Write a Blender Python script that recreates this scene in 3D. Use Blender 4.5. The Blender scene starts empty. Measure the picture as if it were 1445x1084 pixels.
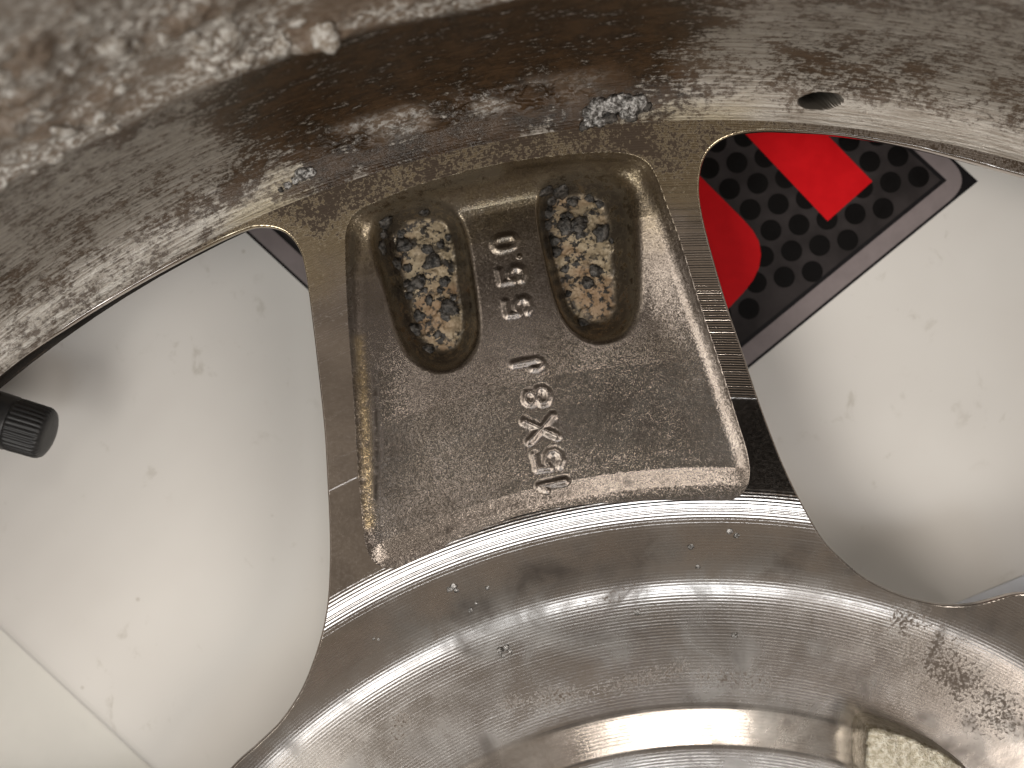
import bpy, math, random
import numpy as np
from mathutils import Vector, Matrix

random.seed(7)
RNG = np.random.default_rng(7)
MM = 0.001
sc = bpy.context.scene

# ------------------------------------------------------------------ camera, world, lamps, exposure
CAM = (-28.75, 121.8, 170.0)            # millimetres; the wheel axis is the z axis
cam_d = bpy.data.cameras.new('camera')
cam_d.sensor_width = 36.0
cam_d.lens = 36.0 * CAM[2] / 144.5
cam_d.clip_start = 0.005
cam_d.clip_end = 50.0
cam_d.dof.use_dof = True
cam_d.dof.focus_distance = (CAM[2] + 1.0) * MM
cam_d.dof.aperture_fstop = 15.0
cam = bpy.data.objects.new('camera', cam_d)
cam.location = [c * MM for c in CAM]
sc.collection.objects.link(cam)
sc.camera = cam

world = bpy.data.worlds.new('World')
sc.world = world
world.use_nodes = True
bg = world.node_tree.nodes['Background']
bg.inputs['Color'].default_value = (1.0, 0.84, 0.68, 1)
bg.inputs['Strength'].default_value = 0.21

def lamp(name, loc, target, size, power, col, size_y=None):
    d = bpy.data.lights.new(name, 'AREA')
    d.shape = 'RECTANGLE'
    d.size = size
    d.size_y = size_y or size
    d.energy = power
    d.color = col
    o = bpy.data.objects.new(name, d)
    o.location = loc
    v = Vector(target) - Vector(loc)
    o.rotation_euler = v.to_track_quat('-Z', 'Y').to_euler()
    sc.collection.objects.link(o)
    return o

T0 = (-0.03, 0.12, 0)
lamp('ceiling_lamp', (0.27, -0.76, 1.80), T0, 0.36, 2.6, (0.84, 0.92, 1.0), 0.30)
lamp('ceiling_lamp', (-0.04, -0.80, 1.80), T0, 0.22, 1.3, (0.90, 0.95, 1.0), 0.36)
lamp('room_lamp', (-0.85, -0.88, 1.70), T0, 0.90, 19.0, (1.0, 0.97, 0.91), 0.90)
lamp('back_lamp', (0.14, 0.94, 1.70), T0, 0.50, 12.0, (1.0, 0.94, 0.86), 0.40)
lamp('wall_lamp', (-0.95, 0.00, 1.70), T0, 0.70, 7.0, (1.0, 0.93, 0.84), 0.70)
lamp('wall_lamp', (1.24, -0.72, 1.70), T0, 0.95, 21.0, (1.0, 0.93, 0.86), 0.95)

sc.view_settings.view_transform = 'Standard'
sc.view_settings.look = 'None'
sc.view_settings.exposure = 0.0
sc.view_settings.gamma = 1.0
sc.view_settings.use_curve_mapping = False
sc.render.engine = 'CYCLES'
sc.cycles.use_denoising = True
sc.cycles.max_bounces = 5
sc.cycles.diffuse_bounces = 3
sc.cycles.glossy_bounces = 3
sc.cycles.caustics_reflective = False

# ------------------------------------------------------------------ helpers
def P(u, v, z=0.0):
    """photograph coordinates (1445 x 1084) -> millimetres on the level z"""
    s = (CAM[2] - z) / CAM[2]
    return (CAM[0] + (u - 722.5) / 10.0 * s, CAM[1] - (v - 542.0) / 10.0 * s)

def PP(pts, z=0.0):
    return np.array([P(u, v, z) for u, v in pts])

def hash2(ix, iy, seed):
    h = (ix.astype(np.int64) * 374761393 + iy.astype(np.int64) * 668265263 + seed * 1442695041) & 0x7fffffff
    h = ((h ^ (h >> 13)) * 1274126177) & 0x7fffffff
    h = (h ^ (h >> 16)) & 0x7fffffff
    return h / float(0x7fffffff)

def vnoise(x, y, seed=0):
    ix = np.floor(x); iy = np.floor(y)
    fx = x - ix; fy = y - iy
    fx = fx * fx * (3 - 2 * fx); fy = fy * fy * (3 - 2 * fy)
    a = hash2(ix, iy, seed); b = hash2(ix + 1, iy, seed)
    c = hash2(ix, iy + 1, seed); d = hash2(ix + 1, iy + 1, seed)
    return (a * (1 - fx) + b * fx) * (1 - fy) + (c * (1 - fx) + d * fx) * fy

def fbm(x, y, seed=0, octv=4, gain=0.5):
    s = 0.0; a = 1.0; t = 0.0
    for o in range(octv):
        s = s + a * vnoise(x * 2 ** o + 17.3 * o, y * 2 ** o - 9.1 * o, seed + o)
        t += a; a *= gain
    return s / t

def sstep(a, b, x):
    t = np.clip((x - a) / (b - a), 0, 1)
    return t * t * (3 - 2 * t)

def spline(pts, n, closed=True):
    """uniformly resampled Catmull-Rom curve"""
    p = np.array(pts, float); m = len(p); out = []
    rng = m if closed else m - 1
    for i in range(rng):
        if closed:
            a, b, c, d = p[(i - 1) % m], p[i], p[(i + 1) % m], p[(i + 2) % m]
        else:
            a, b, c, d = p[max(i - 1, 0)], p[i], p[i + 1], p[min(i + 2, m - 1)]
        for t in np.linspace(0, 1, 24, endpoint=False):
            out.append(0.5 * ((2 * b) + (-a + c) * t + (2 * a - 5 * b + 4 * c - d) * t * t + (-a + 3 * b - 3 * c + d) * t ** 3))
    out = np.array(out)
    if closed:
        out = np.vstack([out, out[:1]])
    else:
        out = np.vstack([out, p[-1:]])
    L = np.concatenate([[0], np.cumsum(np.hypot(*np.diff(out, axis=0).T))])
    q = np.linspace(0, L[-1], n, endpoint=not closed)
    return np.stack([np.interp(q, L, out[:, 0]), np.interp(q, L, out[:, 1])], 1)

def seg_dist(x, y, poly, closed=True):
    best = np.full(x.shape, 1e9)
    n = len(poly)
    for i in range(n if closed else n - 1):
        a = poly[i]; b = poly[(i + 1) % n]
        d = b - a; l2 = d @ d + 1e-12
        t = np.clip(((x - a[0]) * d[0] + (y - a[1]) * d[1]) / l2, 0, 1)
        best = np.minimum(best, (x - a[0] - t * d[0]) ** 2 + (y - a[1] - t * d[1]) ** 2)
    return np.sqrt(best)

def inside(x, y, poly):
    c = np.zeros(x.shape, bool); n = len(poly)
    for i in range(n):
        a = poly[i]; b = poly[(i + 1) % n]
        if a[1] == b[1]:
            continue
        m = ((a[1] > y) != (b[1] > y)) & (x < (b[0] - a[0]) * (y - a[1]) / (b[1] - a[1]) + a[0])
        c ^= m
    return c

class SDF:
    """sampled signed distance to a closed outline, negative inside"""
    def __init__(self, poly, pad=8.0, h=0.4):
        poly = np.array(poly)
        self.h = h
        self.x0 = poly[:, 0].min() - pad; self.y0 = poly[:, 1].min() - pad
        xs = np.arange(self.x0, poly[:, 0].max() + pad, h); ys = np.arange(self.y0, poly[:, 1].max() + pad, h)
        X, Y = np.meshgrid(xs, ys, indexing='ij')
        self.g = seg_dist(X, Y, poly) * np.where(inside(X, Y, poly), -1, 1)
    def __call__(self, x, y):
        gx = (x - self.x0) / self.h; gy = (y - self.y0) / self.h
        nx, ny = self.g.shape
        ok = (gx > 0) & (gy > 0) & (gx < nx - 1.001) & (gy < ny - 1.001)
        gx = np.clip(gx, 0, nx - 1.002); gy = np.clip(gy, 0, ny - 1.002)
        i = gx.astype(int); j = gy.astype(int); fx = gx - i; fy = gy - j
        g = self.g
        v = (g[i, j] * (1 - fx) + g[i + 1, j] * fx) * (1 - fy) + (g[i, j + 1] * (1 - fx) + g[i + 1, j + 1] * fx) * fy
        return np.where(ok, v, 8.0)

def new_mesh(name, V, quads=None, tris=None, normals=None, attrs=None, uv=None, smooth=True):
    me = bpy.data.meshes.new(name)
    V = np.asarray(V, float) * MM
    nq = 0 if quads is None else len(quads); nt = 0 if tris is None else len(tris)
    me.vertices.add(len(V)); me.vertices.foreach_set('co', V.astype(np.float32).ravel())
    idx = []
    if nq: idx.append(np.asarray(quads).ravel())
    if nt: idx.append(np.asarray(tris).ravel())
    idx = np.concatenate(idx).astype(np.int32)
    me.loops.add(len(idx)); me.loops.foreach_set('vertex_index', idx)
    me.polygons.add(nq + nt)
    st = np.concatenate([np.arange(nq) * 4, nq * 4 + np.arange(nt) * 3]).astype(np.int32)
    me.polygons.foreach_set('loop_start', st)
    me.update(calc_edges=True)
    me.validate()
    me.polygons.foreach_set('use_smooth', np.full(len(me.polygons), smooth))
    if attrs:
        for k, a in attrs.items():
            at = me.attributes.new(k, 'FLOAT', 'POINT')
            at.data.foreach_set('value', np.asarray(a, np.float32))
    if uv is not None:
        at = me.attributes.new('strip', 'FLOAT2', 'POINT')
        at.data.foreach_set('vector', np.asarray(uv, np.float32).ravel())
    if normals is not None:
        me.normals_split_custom_set_from_vertices(np.asarray(normals, float).tolist())
    me.update()
    return me

def link(name, me, mat=None, parent=None):
    o = bpy.data.objects.new(name, me)
    sc.collection.objects.link(o)
    if mat is not None and me is not None and not me.materials:
        me.materials.append(mat)
    if parent is not None:
        o.parent = parent
    return o

def tag(o, label=None, cat=None, group=None, kind=None):
    if label: o['label'] = label
    if cat: o['category'] = cat
    if group: o['group'] = group
    if kind: o['kind'] = kind
    return o

def clip_grid(X, Y, F):
    """grid (n,m) of points and a field; keeps F<0 with the border cut along F=0. returns pts, quads, tris"""
    n, m = X.shape
    x = X.ravel(); y = Y.ravel(); f = F.ravel()
    I = np.arange(n * m).reshape(n, m)
    Q = np.stack([I[:-1, :-1], I[1:, :-1], I[1:, 1:], I[:-1, 1:]], -1).reshape(-1, 4)
    neg = (f[Q] < 0).sum(1)
    quads = Q[neg == 4]
    mixed = Q[(neg > 0) & (neg < 4)]
    nx = []; ny = []; cache = {}; tris = []
    def cut(a, b):
        k = (a, b) if a < b else (b, a)
        if k not in cache:
            t = f[k[0]] / (f[k[0]] - f[k[1]])
            cache[k] = n * m + len(nx)
            nx.append(x[k[0]] + t * (x[k[1]] - x[k[0]])); ny.append(y[k[0]] + t * (y[k[1]] - y[k[0]]))
        return cache[k]
    for q in mixed.tolist():
        poly = []
        for i in range(4):
            a, b = q[i], q[(i + 1) % 4]
            if f[a] < 0: poly.append(a)
            if (f[a] < 0) != (f[b] < 0): poly.append(cut(a, b))
        for i in range(1, len(poly) - 1):
            tris.append((poly[0], poly[i], poly[i + 1]))
    x = np.concatenate([x, nx]); y = np.concatenate([y, ny])
    tris = np.array(tris, int).reshape(-1, 3)
    used = np.unique(np.concatenate([quads.ravel(), tris.ravel()]))
    remap = np.full(len(x), -1); remap[used] = np.arange(len(used))
    return x[used], y[used], remap[quads], remap[tris]

def surf_normals(zf, x, y, e=0.04):
    gx = (zf(x + e, y) - zf(x - e, y)) / (2 * e); gy = (zf(x, y + e) - zf(x, y - e)) / (2 * e)
    n = np.stack([-gx, -gy, np.ones_like(gx)], 1)
    return n / np.linalg.norm(n, axis=1)[:, None]

# ------------------------------------------------------------------ materials
class Nodes:
    def __init__(self, name):
        self.mat = bpy.data.materials.new(name)
        self.mat.use_nodes = True
        self.t = self.mat.node_tree
        self.b = self.t.nodes['Principled BSDF']
    def n(self, typ, **kw):
        nd = self.t.nodes.new(typ)
        for k, v in kw.items(): setattr(nd, k, v)
        return nd
    def put(self, sock, v):
        if isinstance(v, bpy.types.NodeSocket): self.t.links.new(v, sock)
        elif isinstance(v, (tuple, list)):
            sock.default_value = tuple(v) + ((1,) if len(v) == 3 and sock.type == 'RGBA' else ())
        else: sock.default_value = v
    def math(self, op, a, b=0.0, c=0.0, clamp=False):
        nd = self.n('ShaderNodeMath', operation=op, use_clamp=clamp)
        self.put(nd.inputs[0], a); self.put(nd.inputs[1], b); self.put(nd.inputs[2], c)
        return nd.outputs[0]
    def vmath(self, op, a, b=None, s=None):
        nd = self.n('ShaderNodeVectorMath', operation=op)
        self.put(nd.inputs[0], a)
        if b is not None: self.put(nd.inputs[1], b)
        if s is not None: self.put(nd.inputs['Scale'], s)
        return nd.outputs['Value'] if op in ('LENGTH', 'DOT_PRODUCT') else nd.outputs[0]
    def pos_mm(self):
        return self.vmath('SCALE', self.n('ShaderNodeNewGeometry').outputs['Position'], s=1000.0)
    def attr(self, name, out='Fac'):
        return self.n('ShaderNodeAttribute', attribute_name=name).outputs[out]
    def noise(self, vec, scale, detail=3.0, rough=0.55, dist=0.0):
        nd = self.n('ShaderNodeTexNoise')
        self.put(nd.inputs['Vector'], vec)
        nd.inputs['Scale'].default_value = scale; nd.inputs['Detail'].default_value = detail
        nd.inputs['Roughness'].default_value = rough; nd.inputs['Distortion'].default_value = dist
        return nd.outputs['Fac']
    def voro(self, vec, scale, feature='F1', out='Distance', rand=1.0):
        nd = self.n('ShaderNodeTexVoronoi', feature=feature)
        self.put(nd.inputs['Vector'], vec)
        nd.inputs['Scale'].default_value = scale; nd.inputs['Randomness'].default_value = rand
        return nd.outputs[out]
    def rng(self, v, a, b, c=0.0, d=1.0, smooth=True):
        nd = self.n('ShaderNodeMapRange', interpolation_type='SMOOTHSTEP' if smooth else 'LINEAR')
        self.put(nd.inputs['Value'], v)
        for k, q in (('From Min', a), ('From Max', b), ('To Min', c), ('To Max', d)): self.put(nd.inputs[k], q)
        return nd.outputs[0]
    def mix(self, f, a, b):
        nd = self.n('ShaderNodeMix', data_type='RGBA')
        self.put(nd.inputs[0], f); self.put(nd.inputs[6], a); self.put(nd.inputs[7], b)
        return nd.outputs[2]
    def mixf(self, f, a, b):
        nd = self.n('ShaderNodeMix', data_type='FLOAT')
        self.put(nd.inputs[0], f); self.put(nd.inputs[2], a); self.put(nd.inputs[3], b)
        return nd.outputs[0]
    def bump(self, h, strength, dist, normal=None):
        nd = self.n('ShaderNodeBump')
        nd.inputs['Strength'].default_value = strength; nd.inputs['Distance'].default_value = dist
        self.put(nd.inputs['Height'], h)
        if normal is not None: self.put(nd.inputs['Normal'], normal)
        return nd.outputs[0]
    def out(self, **kw):
        for k, v in kw.items(): self.put(self.b.inputs[k.replace('_', ' ')], v)
        return self.mat

def groove_normal(N, pos, amp, pitch, jitter=0.2):
    """turned grooves: the normal rocks in the radial direction about the wheel axis"""
    flat = N.vmath('MULTIPLY', pos, (1, 1, 0))
    r = N.vmath('LENGTH', flat)
    rad = N.vmath('NORMALIZE', flat)
    line = N.n('ShaderNodeTexNoise', noise_dimensions='1D')
    N.put(line.inputs['W'], r); line.inputs['Scale'].default_value = 1.6; line.inputs['Detail'].default_value = 3.0
    ph = N.math('DIVIDE', r, pitch)
    w = N.math('SINE', N.math('MULTIPLY_ADD', ph, 2 * math.pi, N.math('MULTIPLY', line.outputs['Fac'], 5.0 * jitter)))
    amp2 = N.math('MULTIPLY', amp, N.rng(line.outputs['Fac'], 0.3, 0.7, 0.55, 1.3))
    off = N.vmath('SCALE', rad, s=N.math('MULTIPLY', w, amp2))
    nrm = N.n('ShaderNodeNewGeometry').outputs['Normal']
    return N.vmath('NORMALIZE', N.vmath('ADD', nrm, off)), r

def mat_machined():
    N = Nodes('machined_chrome')
    p = N.pos_mm()
    flat = N.vmath('MULTIPLY', p, (1, 1, 0)); r = N.vmath('LENGTH', flat)
    # coarse feed marks on the spoke flanks and on the shoulder, a finer pass in between
    mid = N.math('MULTIPLY', N.rng(r, 106.2, 107.5), N.rng(r, 119.9, 119.6))
    amp = N.mixf(N.rng(r, 119.0, 120.0, smooth=False), 0.08, 0.11)
    amp = N.mixf(mid, amp, 0.010)
    amp = N.mixf(N.rng(r, 103.0, 94.0), amp, 0.045)
    amp = N.mixf(N.rng(r, 88.0, 82.0), amp, 0.02)
    pitch = N.mixf(N.rng(r, 119.0, 120.0, smooth=False), 0.46, 0.345)
    nrm, _ = groove_normal(N, p, amp, pitch)
    cloud = N.noise(p, 0.12, 4, 0.6, 0.6)
    fine = N.noise(p, 2.0, 4, 0.7)
    gold = N.attr('gold'); dirt = N.attr('dirt'); haze = N.attr('haze')
    hz = N.math('MULTIPLY', haze, N.rng(cloud, 0.25, 0.70, 0.45, 1.0), clamp=True)
    col = N.mix(N.rng(cloud, 0.3, 0.7), (0.60, 0.54, 0.49), (0.47, 0.42, 0.38))
    col = N.mix(N.math('MULTIPLY', hz, 0.9), col, N.mix(N.rng(N.noise(p, 0.055, 5, 0.62, 0.8), 0.40, 0.60), (0.175, 0.168, 0.158), (0.04, 0.033, 0.028)))
    col = N.mix(gold, col, (0.50, 0.40, 0.22))
    dm = N.rng(N.math('ADD', N.math('ADD', N.math('MULTIPLY', cloud, 0.35), N.math('MULTIPLY', fine, 0.65)), N.math('MULTIPLY', dirt, 0.26)), 0.66, 0.76)
    col = N.mix(dm, col, (0.055, 0.036, 0.022))
    rough = N.mixf(hz, N.rng(fine, 0.3, 0.7, 0.08, 0.14), N.rng(cloud, 0.3, 0.7, 0.22, 0.36))
    rough = N.mixf(dm, rough, 0.5)
    rough = N.math('ADD', rough, N.math('MULTIPLY', gold, 0.10))
    metal = N.math('SUBTRACT', 1.0, N.math('ADD', N.math('MULTIPLY', dm, 0.8), N.math('MULTIPLY', hz, 0.25)), clamp=True)
    nrm = N.bump(N.math('ADD', fine, N.math('MULTIPLY', cloud, 0.4)), 0.10, 0.00008, nrm)
    return N.out(Base_Color=col, Metallic=metal, Roughness=rough, Normal=nrm)

def mat_cast():
    """sandy cast skin under thin plating: the pocket, its grooves and the raised characters"""
    N = Nodes('cast_skin')
    p = N.pos_mm()
    vn = N.n('ShaderNodeTexVoronoi'); N.put(vn.inputs['Vector'], p); vn.inputs['Scale'].default_value = 7.0
    g2 = N.noise(p, 0.9, 5, 0.7)
    cloud = N.noise(p, 0.13, 2, 0.6, 0.4)
    gold = N.attr('gold'); crust = N.attr('crust'); stain_shade = N.attr('stain_shade'); rust = N.attr('rust')
    tone = N.n('ShaderNodeSeparateColor'); N.put(tone.inputs[0], vn.outputs['Color'])
    col = N.mix(N.rng(cloud, 0.35, 0.65), (0.225, 0.197, 0.176), (0.175, 0.151, 0.133))
    col = N.mix(N.rng(tone.outputs[0], 0.45, 1.0, 0, 0.3), col, (0.13, 0.107, 0.09))
    col = N.mix(N.math('MULTIPLY', gold, N.rng(g2, 0.3, 0.6, 0.55, 1.0)), col, (0.29, 0.235, 0.14))
    # bronze groove floors under patches of black scale
    patch = N.rng(g2, 0.505, 0.545)
    area = N.rng(N.noise(p, 0.28, 3, 0.6), 0.36, 0.50)
    cm = N.math('MULTIPLY', crust, N.math('MULTIPLY', patch, area), clamp=True)
    col = N.mix(crust, col, N.mix(N.rng(cloud, 0.4, 0.6), (0.25, 0.165, 0.095), (0.33, 0.265, 0.175)))
    col = N.mix(cm, col, (0.020, 0.017, 0.014))
    st = N.math('MULTIPLY', stain_shade, N.rng(g2, 0.40, 0.52), clamp=True)
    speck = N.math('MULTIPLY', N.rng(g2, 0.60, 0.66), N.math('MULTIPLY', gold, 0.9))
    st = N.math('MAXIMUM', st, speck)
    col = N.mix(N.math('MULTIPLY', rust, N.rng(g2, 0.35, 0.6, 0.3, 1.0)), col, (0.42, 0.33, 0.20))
    col = N.mix(st, col, (0.030, 0.022, 0.016))  # dark stains and specks, plus the painted shade on the groove walls
    rough = N.mixf(N.math('MAXIMUM', cm, N.math('MULTIPLY', crust, 0.8)), 0.27, 0.62)
    metal = N.math('SUBTRACT', 1.0, N.math('MAXIMUM', N.math('MULTIPLY', cm, 0.9), N.math('MULTIPLY', st, 0.8)), clamp=True)
    metal = N.math('SUBTRACT', metal, N.math('MULTIPLY', crust, 0.9), clamp=True)
    jit = N.vmath('SCALE', N.vmath('SUBTRACT', vn.outputs['Color'], (0.5, 0.5, 0.5)), s=0.16)
    nrm = N.vmath('NORMALIZE', N.vmath('ADD', N.n('ShaderNodeNewGeometry').outputs['Normal'], jit))
    nrm = N.bump(N.math('ADD', g2, N.math('MULTIPLY', cm, 0.5)), 0.30, 0.00022, nrm)
    return N.out(Base_Color=col, Metallic=metal, Roughness=rough, Normal=nrm)

def mat_barrel():
    N = Nodes('dirty_barrel')
    p = N.pos_mm()
    uvn = N.n('ShaderNodeAttribute', attribute_name='strip').outputs['Vector']
    st = N.vmath('MULTIPLY', uvn, (0.62, 1.0, 1.0))
    film = N.attr('film'); crust = N.attr('crust'); gold = N.attr('gold')
    mid = N.noise(st, 0.30, 6, 0.75, 0.2)
    fin = N.noise(st, 1.5, 4, 0.75)
    streak = N.noise(N.vmath('MULTIPLY', uvn, (0.12, 2.6, 1.0)), 1.0, 3, 0.6)
    grey = N.mix(N.rng(streak, 0.35, 0.65), (0.46, 0.43, 0.39), (0.30, 0.265, 0.225))
    grey = N.mix(N.math('MULTIPLY', gold, 0.55), grey, (0.42, 0.35, 0.21))
    # brown film with grey flecks worn through it
    thr = N.mixf(film, 0.60, 0.41)
    m1 = N.math('ADD', N.math('MULTIPLY', mid, 0.45), N.math('ADD', N.math('MULTIPLY', fin, 0.42), N.math('MULTIPLY', streak, 0.13)))
    bm = N.rng(m1, N.math('SUBTRACT', thr, 0.055), N.math('ADD', thr, 0.055))
    brown = N.mix(N.rng(mid, 0.35, 0.65), (0.018, 0.0105, 0.005), (0.070, 0.040, 0.020))
    bm = N.math('MULTIPLY', bm, N.rng(film, 0.2, 0.9, 0.78, 1.0))
    col = N.mix(bm, grey, brown)
    # pale crust
    pale = N.mix(N.rng(fin, 0.46, 0.58), (0.25, 0.195, 0.15), (0.80, 0.78, 0.74))
    pale = N.mix(N.rng(N.noise(st, 0.13, 3), 0.44, 0.58, 0, 0.9), pale, (0.22, 0.16, 0.115))
    cm = N.math('MULTIPLY', crust, N.rng(m1, 0.36, 0.50))
    col = N.mix(cm, col, pale)
    rough = N.mixf(bm, N.rng(streak, 0.3, 0.7, 0.32, 0.46), 0.22)
    rough = N.mixf(cm, rough, 0.32)
    metal = N.mixf(bm, 0.45, 0.0)
    metal = N.mixf(cm, metal, 0.0)
    flat = N.vmath('MULTIPLY', p, (1, 1, 0)); r = N.vmath('LENGTH', flat)
    amp = N.rng(r, 164.0, 159.5, 0.0, 0.09)
    nrm, _ = groove_normal(N, p, amp, 0.40)
    nrm = N.bump(N.math('ADD', N.math('MULTIPLY', fin, 0.6), N.math('ADD', mid, N.math('MULTIPLY', streak, 0.5))), 0.5, 0.0005, nrm)
    return N.out(Base_Color=col, Metallic=metal, Roughness=rough, Normal=nrm)

def mat_flake(name, dark, light, metal, rough):
    N = Nodes(name)
    p = N.pos_mm()
    a = N.noise(p, 1.4, 4, 0.65); b = N.noise(p, 4.0, 3, 0.6)
    col = N.mix(N.rng(a, 0.36, 0.66), dark, light)
    nrm = N.bump(N.math('ADD', a, N.math('MULTIPLY', b, 0.5)), 0.7, 0.0004)
    return N.out(Base_Color=col, Metallic=metal, Roughness=rough, Normal=nrm)

def mat_card():
    N = Nodes('white_card')
    p = N.pos_mm()
    ax = Vector((math.cos(math.radians(-42.6)), math.sin(math.radians(-42.6)), 0))
    across = N.vmath('DOT_PRODUCT', p, (ax.x, ax.y, 0))
    flute = N.math('SINE', N.math('MULTIPLY', across, 2 * math.pi / 6.5))
    q = N.vmath('ADD', N.vmath('SCALE', p, s=1.0), (0, 0, 0))
    cl = N.noise(q, 0.02, 4, 0.6)
    sm = N.noise(N.vmath('MULTIPLY', q, (1.0, 0.8, 1)), 0.25, 5, 0.65, 0.5)
    area = N.noise(q, 0.045, 3, 0.6)
    smg = N.math('MULTIPLY', N.rng(sm, 0.58, 0.72), N.rng(area, 0.47, 0.60))
    col = N.mix(N.rng(cl, 0.3, 0.7), (0.74, 0.715, 0.68), (0.70, 0.67, 0.635))
    col = N.mix(N.math('MULTIPLY', smg, 0.38), col, (0.36, 0.32, 0.25))
    dust = N.math('MULTIPLY', N.rng(N.voro(q, 0.11), 0.055, 0.03), 0.45)
    col = N.mix(dust, col, (0.42, 0.38, 0.32))
    nrm = N.bump(N.math('ADD', flute, N.math('MULTIPLY', cl, 3.0)), 0.06, 0.0003)
    return N.out(Base_Color=col, Roughness=0.75, Specular_IOR_Level=0.25, Normal=nrm)

def mat_plain(name, col, rough=0.5, metal=0.0, var=0.12, scale=0.4, spec=0.5):
    N = Nodes(name)
    p = N.pos_mm()
    a = N.noise(p, scale, 4, 0.6)
    lo = tuple(c * (1 - var) for c in col); hi = tuple(min(1, c * (1 + var)) for c in col)
    return N.out(Base_Color=N.mix(N.rng(a, 0.3, 0.7), lo, hi), Roughness=N.rng(a, 0.3, 0.7, rough * 0.9, rough * 1.1), Metallic=metal,
                 Specular_IOR_Level=spec, Normal=N.bump(a, 0.08, 0.0002))

M_CHROME = mat_machined()
M_CAST = mat_cast()
M_BARREL = mat_barrel()
M_FLAKE = mat_flake('black_crust', (0.008, 0.007, 0.006), (0.10, 0.090, 0.080), 0.15, 0.42)
M_SILVER = mat_flake('grey_crust', (0.05, 0.045, 0.04), (0.50, 0.49, 0.48), 0.75, 0.32)
M_CARD = mat_card()
M_RUBBER = mat_plain('black_rubber', (0.020, 0.020, 0.021), 0.42, var=0.2)
M_CAP = mat_plain('black_plastic', (0.017, 0.017, 0.018), 0.45, var=0.2, scale=1.2)
M_STK_BLACK = mat_plain('print_black', (0.008, 0.007, 0.008), 0.5, spec=0.15)
M_STK_MESH = mat_plain('print_charcoal', (0.031, 0.026, 0.026), 0.5, var=0.35, scale=0.12, spec=0.15)
M_STK_DOT = mat_plain('print_dot', (0.0035, 0.003, 0.003), 0.5, spec=0.1)
M_STK_GREY = mat_plain('print_grey', (0.22, 0.185, 0.185), 0.36, var=0.06)
M_STK_RED = mat_plain('print_red', (0.60, 0.004, 0.008), 0.5, var=0.05, spec=0.15)
M_SHEET = mat_plain('bluish_paper', (0.66, 0.68, 0.73), 0.6, var=0.04)
M_FLOOR = mat_plain('pale_floor', (0.74, 0.72, 0.67), 0.6, var=0.05, scale=0.05)

# ------------------------------------------------------------------ profile of the machined disc
SPOKE = math.radians(102.0)
_pr = [(0, -3.0), (69.4, -3.0), (70.0, -3.05), (70.5, -3.3), (74.6, -4.75), (75.2, -4.9), (77, -4.95), (82, -4.98), (87, -5.06), (89, -5.06), (91, -5.0), (92.5, -4.85), (94, -4.5),
       (96, -3.8), (98, -2.8), (100, -1.75), (102, -0.9), (103.5, -0.49), (105, -0.24), (106.5, -0.09), (107.5, -0.06), (119.6, -0.02), (119.8, 0.02), (140, 0.10), (200, 0.4)]
_R = np.arange(0, 205, 0.05)
_Z = np.interp(_R, *zip(*_pr))
def _sm(z, sig):
    k = np.exp(-0.5 * (np.arange(-60, 61) * 0.05 / sig) ** 2); k /= k.sum()
    return np.convolve(np.pad(z, 60, mode='edge'), k, 'valid')
_Zs = np.where(_R < 77, _sm(_Z, 0.25), _sm(_Z, 0.9))
_w = sstep(76, 79, _R)
_Zs = _sm(_Z, 0.25) * (1 - _w) + _sm(_Z, 0.6) * _w
_Zp = _Zs.copy()
_Zs = _Zs + 0.03 * (sstep(119.45, 119.75, _R) - 1)
def zdisc(r):
    return np.interp(r, _R, _Zs)
def zdisc_xy(x, y):
    return zdisc(np.hypot(x, y))

# ------------------------------------------------------------------ outlines seen in the photograph (spoke side, window, pocket)
def rot(p, a):
    c, s = math.cos(a), math.sin(a); p = np.asarray(p)
    return np.stack([p[:, 0] * c - p[:, 1] * s, p[:, 0] * s + p[:, 1] * c], 1)

w_right = PP([(1445, 842), (1391, 860), (1357, 864), (1319, 859.5), (1277, 847), (1232, 825), (1194, 795), (1161, 761), (1129, 709), (1105, 660), (1085, 610), (1065, 555),
              (1045, 495), (1020, 420), (1000, 350), (988, 300), (984, 262), (990, 226), (1006, 203), (1032, 189), (1066, 183), (1110, 183), (1200, 190), (1300, 208), (1400, 234)])
w_left = PP([(0, 527), (100, 456), (200, 395), (290, 347), (346, 322), (374, 318), (398, 323), (415, 336), (427, 356), (432, 375), (437, 405), (445, 470), (453, 540),
             (460, 610), (464, 680), (467, 750), (467, 800), (464, 850), (455, 895), (440, 940), (420, 985), (390, 1030), (355, 1065)])
w_left_r = rot(w_left, math.radians(-72))
pol = lambda *ar: np.array([(r_ * math.cos(math.radians(a_)), r_ * math.sin(math.radians(a_))) for a_, r_ in ar])
a0 = math.atan2(w_right[-1, 1], w_right[-1, 0]); a1 = math.atan2(w_left_r[0, 1], w_left_r[0, 0])
arc = [(157.6 * math.cos(a), 157.6 * math.sin(a)) for a in np.linspace(a0, a1, 5)[1:-1]]
WIN = spline(np.vstack([w_right, arc, w_left_r[:-2], pol((57.6, 97.6), (60.2, 100.6), (62.6, 102.4))]), 520)      # the window clockwise of the spoke in view (centre 66 degrees)
WIN_L = spline(np.vstack([rot(w_right[4:], math.radians(72)), rot(arc, math.radians(72)), w_left, pol((136, 95.7), (140.5, 95.3))]), 520)
SD_WR = SDF(WIN); SD_WL = SDF(WIN_L)

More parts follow.
